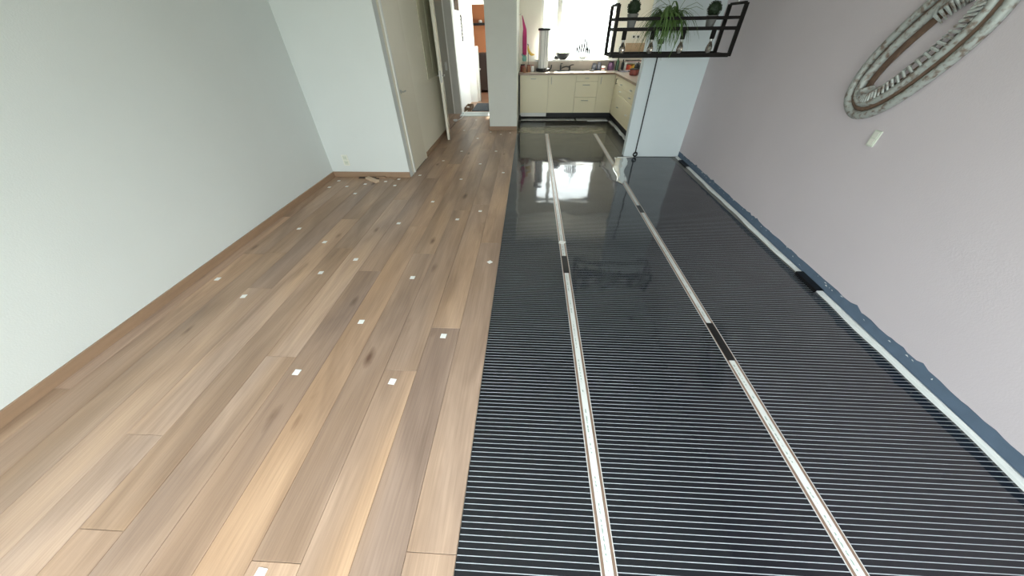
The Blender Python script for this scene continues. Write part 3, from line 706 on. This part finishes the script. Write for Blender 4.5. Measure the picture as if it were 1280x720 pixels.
# sailing ship ornament: fan of slim dark spikes on a pale hull
sh = thing('sail_ornament', (1.13, 8.47, 1.10), 'pale boat ornament with thin dark upright spikes on the sill', 'ornament')
MB().prism([(1.0,8.45),(1.05,8.43),(1.22,8.43),(1.28,8.46),(1.22,8.50),(1.05,8.50)], 1.115, 1.15).box(1.08,1.18,8.44,8.49,1.10,1.115).build('hull', M['white_plastic'], sh)
for x, z0, z1, ln in ((.99,1.28,1.33,.0),(1.03,1.28,1.42,.012),(1.075,1.28,1.50,.02),(1.12,1.28,1.64,.035),(1.19,1.27,1.52,-.012),(1.225,1.26,1.42,-.012),(1.26,1.25,1.34,-.006)):
    MB().tube([(x,8.47,1.148),(x+ln*.4,8.47,z0),(x+ln,8.47,z1)], [.003,.019,.004], 6).build('spike', M['black'], sh)
# corner clutter
gb = mat('green_bottle_glass', (.10,.22,.13), .1, trans=.3); blu = mat('blue_grey_ceramic', (.22,.24,.30), .4, var=.3); pur = mat('purple_plastic', (.30,.16,.30), .4, var=.3)
def bottle(x, y, r, h, m, lab):
    t = thing('bottle', (x,y,WT), lab, 'bottle')
    MB().lathe((x,y,WT), [(r,0),(r,h*.55),(r*.9,h*.62),(r*.38,h*.74),(r*.38,h*.95)], 16).build('body', m, t)
    MB().lathe((x,y,WT+h*.95), [(r*.45,0),(r*.45,h*.05),(0,h*.055)], 12).build('cap', M['white_plastic'], t)
bottle(1.89, 8.40, .035, .26, gb, 'green glass bottle with pale cap in the worktop corner')
bottle(1.81, 8.46, .03, .17, pur, 'small purple bottle next to the green bottle')
bottle(2.02, 8.46, .03, .20, mat('dark_bottle',(.03,.03,.03),.3), 'dark bottle beside the white corner rack')
jar('storage_jar', 1.40, 8.46, .05, .11, blu, 'blue grey ceramic jar on the worktop under the window', 'jar', blu)
jar('storage_jar', 1.50, 8.42, .045, .13, blu, 'taller blue grey jar beside the white mug', 'jar', blu)
mg = thing('mug', (1.57, 8.28, WT), 'white mug with red band before the blue grey jars', 'mug')
MB().lathe((1.57,8.28,WT), [(.036,0),(.04,.01),(.04,.09),(.036,.09),(.034,.012),(0,.01)], 16).build('body', M['white_plastic'], mg)
MB().lathe((1.57,8.28,WT+.03), [(.0405,0),(.0405,.025)], 16).build('band', red, mg)
MB().tube([(1.608,8.28,WT+.075),(1.635,8.28,WT+.07),(1.635,8.28,WT+.03),(1.608,8.28,WT+.02)], .005, 6).build('handle', M['white_plastic'], mg)
jar('storage_jar', 1.74, 8.40, .055, .14, pur, 'purple canister left of the green bottle', 'jar', M['black'])
# sponge and knife by the sink
tag(box(1.27,1.36,8.12,8.18,WT,WT+.025).build('sponge', mat('sponge_dark',(.05,.05,.05),.9), bevel=.004), 'dark sponge on the worktop right of the sink', 'sponge')
# corner shelf rack with packets
rk_ = thing('corner_rack', (2.22, 8.38, WT), 'white two tier rack in the worktop corner under the tan board', 'rack')
for z in (WT+.0, WT+.13): box(2.05,2.42,8.28,8.52,z,z+.012).build('shelf', M['white_plastic'], rk_)
for x in (2.05,2.41): box(x,x+.01,8.28,8.52,WT+.012,WT+.13).build('side_panel', M['white_plastic'], rk_)
pcols = [(.60,.06,.05),(.62,.10,.04),(.75,.28,.04),(.80,.52,.08),(.78,.62,.25),(.60,.60,.56),(.35,.30,.22),(.55,.53,.5)]
pnames = ['bright red','brick red','orange','yellow','pale yellow','light grey','olive brown','stone grey']
for i, c in enumerate(pcols):
    x = 2.066+.043*i
    tag(box(x,x+.038,8.295,8.44,WT+.0125,WT+.105-.006*(i%3)).build('spice_packet', mat('packet_'+pnames[i].replace(' ','_'), c, .5)), pnames[i]+' spice packet in the lower tier of the corner rack', 'packet', 'packets in the corner rack')
pl_ = box(2.08,2.38,8.30,8.50,WT+.1425,WT+.165).build('magazine', mat('magazine_pink',(.72,.55,.55),.5)); tag(pl_, 'pale pink magazine lying on top of the corner rack', 'magazine')
pl_ = box(2.06,2.36,8.29,8.48,WT+.1655,WT+.18).build('magazine', mat('magazine_dark',(.06,.05,.05),.5)); tag(pl_, 'dark magazine stacked on the pink magazine', 'magazine')
tb = thing('wall_board', (2.22,8.55,1.17), 'tan wooden board mounted on the kitchen wall above the rack', 'board')
MB().box(2.03,2.43,8.545,8.568,1.165,1.365).build('panel', mat('tan_wood',(.52,.37,.24),.5,var=.25,vscale=6,stretch=(1,1,8)), tb)
for x in (2.06,2.40): MB().lathe((x,8.545,1.345), [(.008,0),(.008,-.004),(0,-.005)], 10, 'y').build('screw', M['steel'], tb)
s3 = box(2.13,2.30,8.558,8.57,1.44,1.50).build('wall_socket', M['white_plastic']); tag(s3, 'white double socket on the kitchen wall above the tan board', 'socket')
for x in (2.17, 2.26): MB().lathe((x,8.558,1.47), [(.02,0),(.02,-.001),(0,-.001)], 14, 'y').build('socket_hole', M['black'], s3)
# things on the right worktop
pt = thing('cooking_pot', (2.02, 7.45, WT), 'small dark red pot with black lid on the right worktop', 'pot')
MB().lathe((2.02,7.45,WT), [(.075,0),(.085,.01),(.085,.09),(.0,.09)], 20).build('body', red, pt)
MB().lathe((2.02,7.45,WT+.09), [(.088,0),(.088,.008),(.04,.022),(.012,.026),(.016,.045),(0,.047)], 20).build('lid', M['black'], pt)
for s in (-1,1): MB().tube([(2.02+s*.08,7.43,WT+.06),(2.02+s*.115,7.44,WT+.065),(2.02+s*.115,7.46,WT+.065),(2.02+s*.08,7.47,WT+.06)], .006, 6).build('handle', M['black'], pt)
kt = thing('kettle', (2.14, 7.68, WT), 'black kettle behind the red pot on the right worktop', 'kettle')
MB().lathe((2.14,7.68,WT), [(.075,0),(.08,.02),(.065,.14),(.05,.17),(.012,.18),(.012,.195),(0,.196)], 20).build('body', M['black'], kt)
MB().tube([(2.14,7.62,WT+.16),(2.14,7.56,WT+.15),(2.14,7.55,WT+.08),(2.14,7.60,WT+.04)], .01, 8).build('handle', M['black'], kt)
MB().tube([(2.14,7.74,WT+.11),(2.14,7.80,WT+.15)], [.018,.01], 8).build('spout', M['black'], kt)
for i, (x, y, c, nm) in enumerate(((1.97,8.02,(.35,.33,.42),'lilac grey'),(2.10,8.10,(.55,.57,.66),'pale blue'),(1.93,8.14,(.10,.09,.12),'charcoal'))):
    r3 = random.Random(i); p3 = MB(); vs = []; fs = []
    for j in range(7):
        for k in range(7): vs.append((x-.06+.02*k+.01*r3.uniform(-1,1), y-.045+.015*j, WT+.003+.025*abs(math.sin(j*.9+k*.7+i))*(1-abs(j-3)/4)))
    for j in range(6):
        for k in range(6): a = j*7+k; fs.append((a,a+1,a+8,a+7))
    o = p3.add(vs, fs, True).build('dish_cloth', mat('cloth_'+nm.replace(' ','_'), c, .9)); o.modifiers.new('thick','SOLIDIFY').thickness = .003
    tag(o, 'crumpled '+nm+' dish cloth on the worktop corner', 'cloth')

# ------------------------------------------------------------------ hanging planter lamp
LX0, LX1, LY0, LY1 = .822, 1.995, 4.0, 4.32
LB, LS, LR, LT = 1.398, 1.606, 1.684, 1.790
lamp = thing('hanging_lamp', ((LX0+LX1)/2, (LY0+LY1)/2, LB), 'black metal frame lamp with four bulbs hanging from the ceiling', 'lamp')
b_ = .030
for x in (LX0, LX1):
    for y in (LY0, LY1): MB().bar((x,y,LB-.011),(x,y,LT),b_).build('post', M['black_metal'], lamp)
    for z in (LB, LS, LR, LT): MB().bar((x,LY0+.012,z),(x,LY1-.012,z),.020).build('end_rail', M['black_metal'], lamp)
    MB().tube([(x,(LY0+LY1)/2,LT),(x,(LY0+LY1)/2,CEIL)], .004, 6).build('suspension_rod', M['steel'], lamp)
    MB().lathe((x,(LY0+LY1)/2,CEIL-.02), [(.03,0),(.04,.02)], 14).build('ceiling_rose', M['black_metal'], lamp)
for y in (LY0, LY1):
    MB().bar((LX0+.012,y,LB),(LX1-.012,y,LB),.034).build('bottom_rail', M['black_metal'], lamp)
    MB().bar((LX0+.012,y,LS),(LX1-.012,y,LS),.028).build('shelf_rail', M['black_metal'], lamp)
    MB().bar((LX0+.012,y,LR),(LX1-.012,y,LR),.023).build('upper_rail', M['black_metal'], lamp)
box(LX0+.012, LX1-.012, 4.10, 4.22, LS-.011, LS+.003).build('shelf_bar', M['black_metal'], lamp)
for x in (.955, 1.245, 1.55, 1.847):
    s = MB().lathe((x,4.16,LS-.085), [(.0,0),(.020,0),(.022,.005),(.022,.074)], 16).build('socket', M['black_metal'], lamp)
    MB().lathe((x,4.16,LS-.105), [(.012,0),(.014,.004),(.014,.02)], 14).build('bulb_collar', M['steel'], s)
    g = MB().lathe((x,4.16,LS-.20), [(.001,0),(.018,.004),(.030,.022),(.033,.040),(.026,.064),(.015,.086),(.012,.096)], 20).build('bulb', M['bulb_glass'], lamp)
    MB().tube([(x-.004,4.16,LS-.106),(x-.010,4.16,LS-.15),(x,4.16,LS-.172),(x+.010,4.16,LS-.15),(x+.004,4.16,LS-.106)], .0012, 5).build('filament', M['brass'], g)
# potted box balls
def boxball(xc, zt, hp, lab):
    t = thing('potted_boxwood', (xc, 4.16, LS+.003), lab, 'potted plant')
    zb = LS+.003; r = .052
    MB().lathe((xc,4.16,zb), [(r*.62,0),(r*.64,.002),(r*.98,hp-.012),(r*1.04,hp-.01),(r*1.04,hp),(r*.9,hp),(r*.88,hp-.015),(0,hp-.016)], 20).build('pot', M['grey_pot'], t)
    rb = .063; c = Vector((xc,4.16,zb+hp+.048)); m = MB().ball(c, rb*.9, bump=.06); q = random.Random(int(xc*100))
    for i in range(420):
        d_ = Vector((q.gauss(0,1),q.gauss(0,1),q.gauss(0,1))).normalized(); tn = d_.orthogonal().normalized(); tn.rotate(Matrix.Rotation(q.uniform(0,6.28),3,d_)); bt = d_.cross(tn)
        p = c + d_*rb*q.uniform(.86,1.02); s_l = q.uniform(.006,.010); lift = d_*q.uniform(.0,.007)
        m.add([p-tn*s_l, p+bt*s_l*.6+lift, p+tn*s_l+lift, p-bt*s_l*.6], [(0,1,2,3)])
    m.build('foliage', M['box_green'], t)
boxball(1.005, 0, .115, 'clipped green box ball in a grey pot beside the kitchen window view')
boxball(1.785, 0, .095, 'clipped green box ball in a grey pot before the white partition')
# trailing plant
tr = thing('trailing_plant', (1.41, 4.16, LS+.003), 'bushy trailing green plant in the middle of the lamp frame', 'potted plant')
MB().lathe((1.41,4.16,LS+.003), [(.045,0),(.047,.002),(.062,.07),(.066,.075),(.066,.085),(.055,.085),(.05,.07),(0,.069)], 20).build('pot', M['grey_pot'], tr)
lm = []
q = random.Random(21)
for v_ in range(10):
    R_l = q.uniform(.14,.33); up = q.uniform(.06,.12); dn = q.uniform(.10,.30); n_ = 9; vs = []; fs = []
    for j in range(n_+1):
        t_ = j/n_; w_ = .0085*(1-t_**2.2)+.001
        x = R_l*t_**.9; z = up*math.sin(min(1,t_*1.5)*PI*.55) - dn*t_**2.3 - .02*t_
        wob = .012*math.sin(t_*5+v_)
        vs += [(x, wob-w_, z-.002),(x, wob, z),(x, wob+w_, z-.002)]
    for j in range(n_): a = 3*j; fs += [(a,a+1,a+4,a+3),(a+1,a+2,a+5,a+4)]
    me = bpy.data.meshes.new('leaf'); me.from_pydata(vs, [], fs)
    for p in me.polygons: p.use_smooth = True
    me.materials.append(M['leaf']); lm.append(me)
for i in range(290):
    o = bpy.data.objects.new('leaf', lm[i % 10]); col.objects.link(o); o.parent = tr
    o.location = (q.uniform(-.12,.05), q.uniform(-.05,.05), .06+q.uniform(-.02,.04))
    o.rotation_euler = (q.uniform(-.3,.3), q.uniform(-.45,.35), q.uniform(0,2*PI)); s_l = q.uniform(.6,1.15) * (.78 if math.cos(o.rotation_euler.z) > .3 else 1); o.scale = (s_l,)*3
for i, (ax, az) in enumerate(((2.6,.16),(.9,.17),(.3,.10),(.0,.07),(3.0,.12))):
    P_ = [(1.41+.02*math.cos(ax),4.16,1.70),(1.41+.10*math.cos(ax),4.14,1.70+az*.7),(1.41+.18*math.cos(ax),4.12,1.70+az),(1.41+.25*math.cos(ax),4.11,1.70+az*.65)]
    MB().tube(P_, [.002,.0018,.0015,.001], 5).build('stalk', M['leaf'], tr)

# ------------------------------------------------------------------ tilted oval carved frame on the mauve wall
cfy, cfz = 2.458, 1.503; e1 = Vector((0,-.55,.835)); e2 = Vector((0,.835,.55))
WXF = rwx(cfy)
cf = thing('carved_frame', (WXF-.03, cfy, cfz-.40), 'tilted oval carved frame with worn silver and brown ribs on mauve wall', 'frame')
def oval(a, b, xo, n=64, ex=2.3):
    P = []
    for i in range(n):
        t_ = 2*PI*i/n; c, s = math.cos(t_), math.sin(t_)
        u = a*math.copysign(abs(c)**(2/ex), c); v = b*math.copysign(abs(s)**(2/ex), s)
        p = Vector((WXF-xo, cfy, cfz)) + e1*u + e2*v; p.x += .0225*(p.y-cfy); P.append(p)
    return P
MB().tube(oval(.418,.215,.026), .026, 10, closed=True).build('outer_ridge', M['grout'], cf)
MB().tube(oval(.378,.170,.020), .019, 8, closed=True).build('dark_groove', M['antique'], cf)
MB().tube(oval(.345,.142,.034), .024, 10, closed=True).build('inner_ridge', M['grout'], cf)
# ribbed band on the inner lower side
ra, rb_ = oval(.335,.130,.055,128), oval(.255,.050,.018,128)
rib = MB()
for i in range(0, 128, 2):
    if 24 < i < 60: continue
    p, q_ = ra[i], rb_[i]; mid = (p+q_)/2 + Vector((-.030,0,0))
    rib.tube([p, mid, q_], [.007,.009,.005], 6)
o = rib.build('ribs', M['grout'], cf); o['kind'] = 'stuff'
bk = MB(); oa, ob = oval(.40,.19,.006,64), oval(.285,.085,.006,64)
n_ = 64; vs = [tuple(p) for p in oa+ob]; bk.add(vs, [(i,(i+1)%n_,n_+(i+1)%n_,n_+i) for i in range(n_)])
o = bk.build('backing', M['antique'], cf); o.modifiers.new('thick','SOLIDIFY').thickness = .008
# leaf spray carved on the upper far side
for k in range(7):
    i = 12 + k*1; base = oval(.415,.205,.03,64)[6+k]; dr = (base - Vector((base.x,cfy,cfz))).normalized()
    tip = base + dr*.045 + e1*(-.05 if k % 2 else .06)
    MB().tube([base - e1*.03, (base+tip)/2 + Vector((-.02,0,0)), tip], [.012,.014,.002], 8).build('carved_leaf', M['grout'] if k % 2 else M['antique'], cf)
base = oval(.415,.205,.012,64)[14]
MB().tube([base + e1*.12 + e2*.01, base + e1*.0 + e2*.03, base - e1*.10 + e2*.028], [.010,.009,.002], 8).build('carved_leaf', M['antique'], cf)

# ------------------------------------------------------------------ white square tags on the planks
T = [(-2.68,4.19),(-2.70,3.96),(-2.47,3.99),(-2.25,4.08),(-2.0,4.18),(-1.82,4.04),(-1.84,4.27),(-1.58,4.43),(-1.38,5.08),(-.95,4.29),(-.76,4.94),(-.37,4.56),(-.57,5.6),(-1.0,6.42),(-1.17,5.59),(-1.37,7.03),(-1.25,8.0),(-.57,6.72),(-.39,6.84),(-.80,6.9),(-2.25,3.76),(-1.17,3.54),(-.55,3.3),(-.78,3.09),(-1.41,2.98),(-1.58,2.28),(-.97,2.03),(-1.19,1.5),(-.56,1.39),(-.79,1.02),(-1.41,1.06),(-1.01,.15),(-2.65,1.95),(-2.26,1.74),(-1.8,2.07),(-2.03,2.57),(-2.45,2.83)]
tm = bpy.data.meshes.new('paper_tag'); h_ = .0195
tm.from_pydata([(-h_,-h_,0),(h_,-h_,0),(h_,h_,0),(-h_,h_,0),(-h_,-h_,.0015),(h_,-h_,.0015),(h_,h_,.0015),(-h_,h_,.0015)], [], [(3,2,1,0),(4,5,6,7),(0,1,5,4),(1,2,6,5),(2,3,7,6),(3,0,4,7)]); tm.materials.append(M['tag'])
q = random.Random(2)
for x, y in T:
    f_ = ZT/CAM_H
    o = bpy.data.objects.new('paper_tag', tm); col.objects.link(o); o.location = (x*(1-f_), y*(1-f_), ZT+.0002); o.rotation_euler.z = q.uniform(-.12,.12)
    row = ('first','second','third','fourth','fifth','sixth','seventh','eighth','ninth','tenth','eleventh','twelfth','thirteenth')[min(12, int((PX0-x)/PW))]
    if y > 6.6 and x > -.9: lb = 'white square tag at the foot of the grey pillar, %s plank row from the film' % row
    elif y > 6.0: lb = 'white square tag in the passage by the open door, %s plank row from the film' % row
    elif y > 4.4 and x < -1.1: lb = 'white square tag before the closed closet door, %s plank row from the black film' % row
    elif y > 4.4: lb = 'white square tag level with the closet door, %s plank row from the black film' % row
    elif y > 3.7 and x < -1.7: lb = 'white square tag near the corner wall skirting, %s plank row from the black film' % row
    elif x < -2.4: lb = 'small white square tag on the planks along the long white wall'
    elif y < .3: lb = 'white square tag at a plank end joint below the window side'
    else: lb = 'white square tag on the open floor, %s plank row from the black film' % row
    tag(o, lb, 'tag', 'white square tags on the planks')
o = bpy.data.objects.new('paper_tag', tm); col.objects.link(o); o.location = (-.329,2.27,ZT+.0002); o.rotation_euler.z = .75
tag(o, 'white square tag turned to a diamond on the plank beside the film', 'tag', 'white square tags on the planks')

# ------------------------------------------------------------------ oak offcuts by the skirting
oak = M['skirting']; pale = mat('pale_oak_offcut', (.60,.45,.32), .6, var=.25, vscale=8)
def offcut(x, y, L_, W_, T_, rz, tilt, m, lab, z=ZT):
    o = box(-L_/2,L_/2,-W_/2,W_/2,0,T_).build('wood_offcut', m, origin=(0,0,0)); o.location = (x,y,z); o.rotation_euler = (0, tilt, rz)
    tag(o, lab, 'offcut'); return o
offcut(-2.19,4.19,.25,.06,.028,-.62,0,pale,'pale oak offcut lying skew before the corner skirting')
offcut(-2.27,4.275,.30,.035,.012,-.05,0,mat('dark_offcut',(.06,.04,.03),.6,var=.3),'dark narrow wood offcut lying along the corner skirting')
offcut(-2.10,4.285,.12,.04,.022,.1,0,oak,'short brown oak block against the corner skirting')
offcut(-1.93,4.27,.14,.03,.010,-.5,0,oak,'thin oak sliver leaning by the corner skirting')

# ------------------------------------------------------------------ hall things
tag(box(-1.50,-.86,8.98,10.05,.0045,.018).build('door_mat', mat('dark_door_mat',(.045,.055,.065),.95,bump=.003,bscale=300), bevel=.004), 'dark grey door mat on the hall floor', 'mat')
bx_ = thing('shoe_tray', (-1.60,9.20,.004), 'low open brown box at the foot of the white hall wall', 'box')
brn = mat('brown_cardboard',(.16,.10,.06),.8)
MB().box(-1.68,-1.52,9.0,9.5,.0045,.012).box(-1.68,-1.672,9.0,9.5,.012,.09).box(-1.528,-1.52,9.0,9.5,.012,.09).box(-1.672,-1.528,9.0,9.008,.012,.09).box(-1.672,-1.528,9.492,9.5,.012,.09).build('tray', brn, bx_)
tag(MB().ball((-1.60,9.08,.054), .05, .045, .04, bump=.25).build('crumpled_paper', M['paper']), 'white crumpled paper lying in the brown box', 'paper')
tag(MB().ball((-1.70,7.83,ZT+.022), .06, .05, .022, bump=.45).build('crumpled_paper', M['paper']), 'white crumpled scrap on the planks behind the open door', 'paper')
tag(MB().tube([(-1.66,7.9,ZT+.006),(-1.62,8.15,ZT+.006),(-1.60,8.34,.03),(-1.62,8.55,.041),(-1.60,8.9,.03)], .007, 6).build('electric_cord', M['white_plastic']), 'white cord running from the crumpled scrap over the threshold', 'cord')
# ornament and woven panel on the white hall wall
orn = thing('wall_ornament', (-1.69,9.68,1.43), 'openwork grey scroll ornament hanging on the white hall wall', 'ornament')
gm = mat('grey_metal_scroll',(.07,.065,.06),.5)
for k in range(7):
    z = 1.46+.065*k; s = 1 if k % 2 else -1; P_ = []
    for i in range(14):
        a = i/13*2*PI*.85; r = .02+.035*i/13
        P_.append((-1.688, 9.66+s*(.02+r*math.cos(a)), z+r*math.sin(a)*.9))
    MB().tube(P_, .017, 6).build('scroll', gm, orn)
MB().tube([(-1.69,9.66,1.42),(-1.69,9.655,1.9)], .008, 6).build('stem', gm, orn)
wp = thing('woven_panel', (-1.68,9.2,1.96), 'dark woven lattice panel high on the white hall wall', 'panel')
MB().box(-1.698,-1.692,8.98,9.46,1.96,2.42).build('backing', M['black'], wp)
for i in range(9): box(-1.691,-1.683,8.98,9.46,1.965+.051*i,1.985+.051*i).build('lattice_bar', M['antique'], wp)
for i in range(8): box(-1.683,-1.676,8.985+.061*i,9.005+.061*i,1.96,2.42).build('lattice_bar', M['antique'], wp)
# orange room
tag(box(-2.3,-1.25,12.45,12.70,1.72,1.78).build('wall_shelf', M['black'], bevel=.004), 'black shelf on the orange wall beyond the hall', 'shelf')
tag(MB().lathe((-1.60,12.56,1.78), [(.04,0),(.06,.02),(.05,.06),(.03,.07),(0,.07)], 14).build('shelf_bowl', M['white_plastic']), 'small white bowl on the black shelf in the orange room', 'bowl')
dk = mat('dark_brown_wood',(.035,.022,.017),.4)
cb_ = thing('sideboard', (-1.3,12.3,.004), 'dark brown cabinet with doors in the orange room', 'cabinet')
box(-1.70,-.80,12.05,12.69,.06,1.05).build('body', dk, cb_)
for x0 in (-1.69,-1.24):
    d = box(x0,x0+.43,12.03,12.05,.09,1.02).build('door', dk, cb_); MB().lathe((x0+.06 if x0 < -1.5 else x0+.06,12.03,.65), [(.018,0),(.018,-.012),(.028,-.02),(0,-.03)], 12, 'y').build('knob', M['steel'], d)
for x in (-1.66,-.86):
    for y in (12.1,12.63): box(x,x+.04,y,y+.04,.0045,.06).build('leg', dk, cb_)
wr = thing('standing_panel', (-1.46,10.6,.004), 'tall white panel standing in the doorway of the orange room', 'panel')
box(-1.52,-1.45,10.42,10.52,.0045,1.28).build('panel', M['door_white'], wr, bevel=.004)
box(-1.45,-1.438,10.43,10.51,.0045,1.26).build('side_trim', mat('grey_trim',(.3,.3,.29),.5), wr)
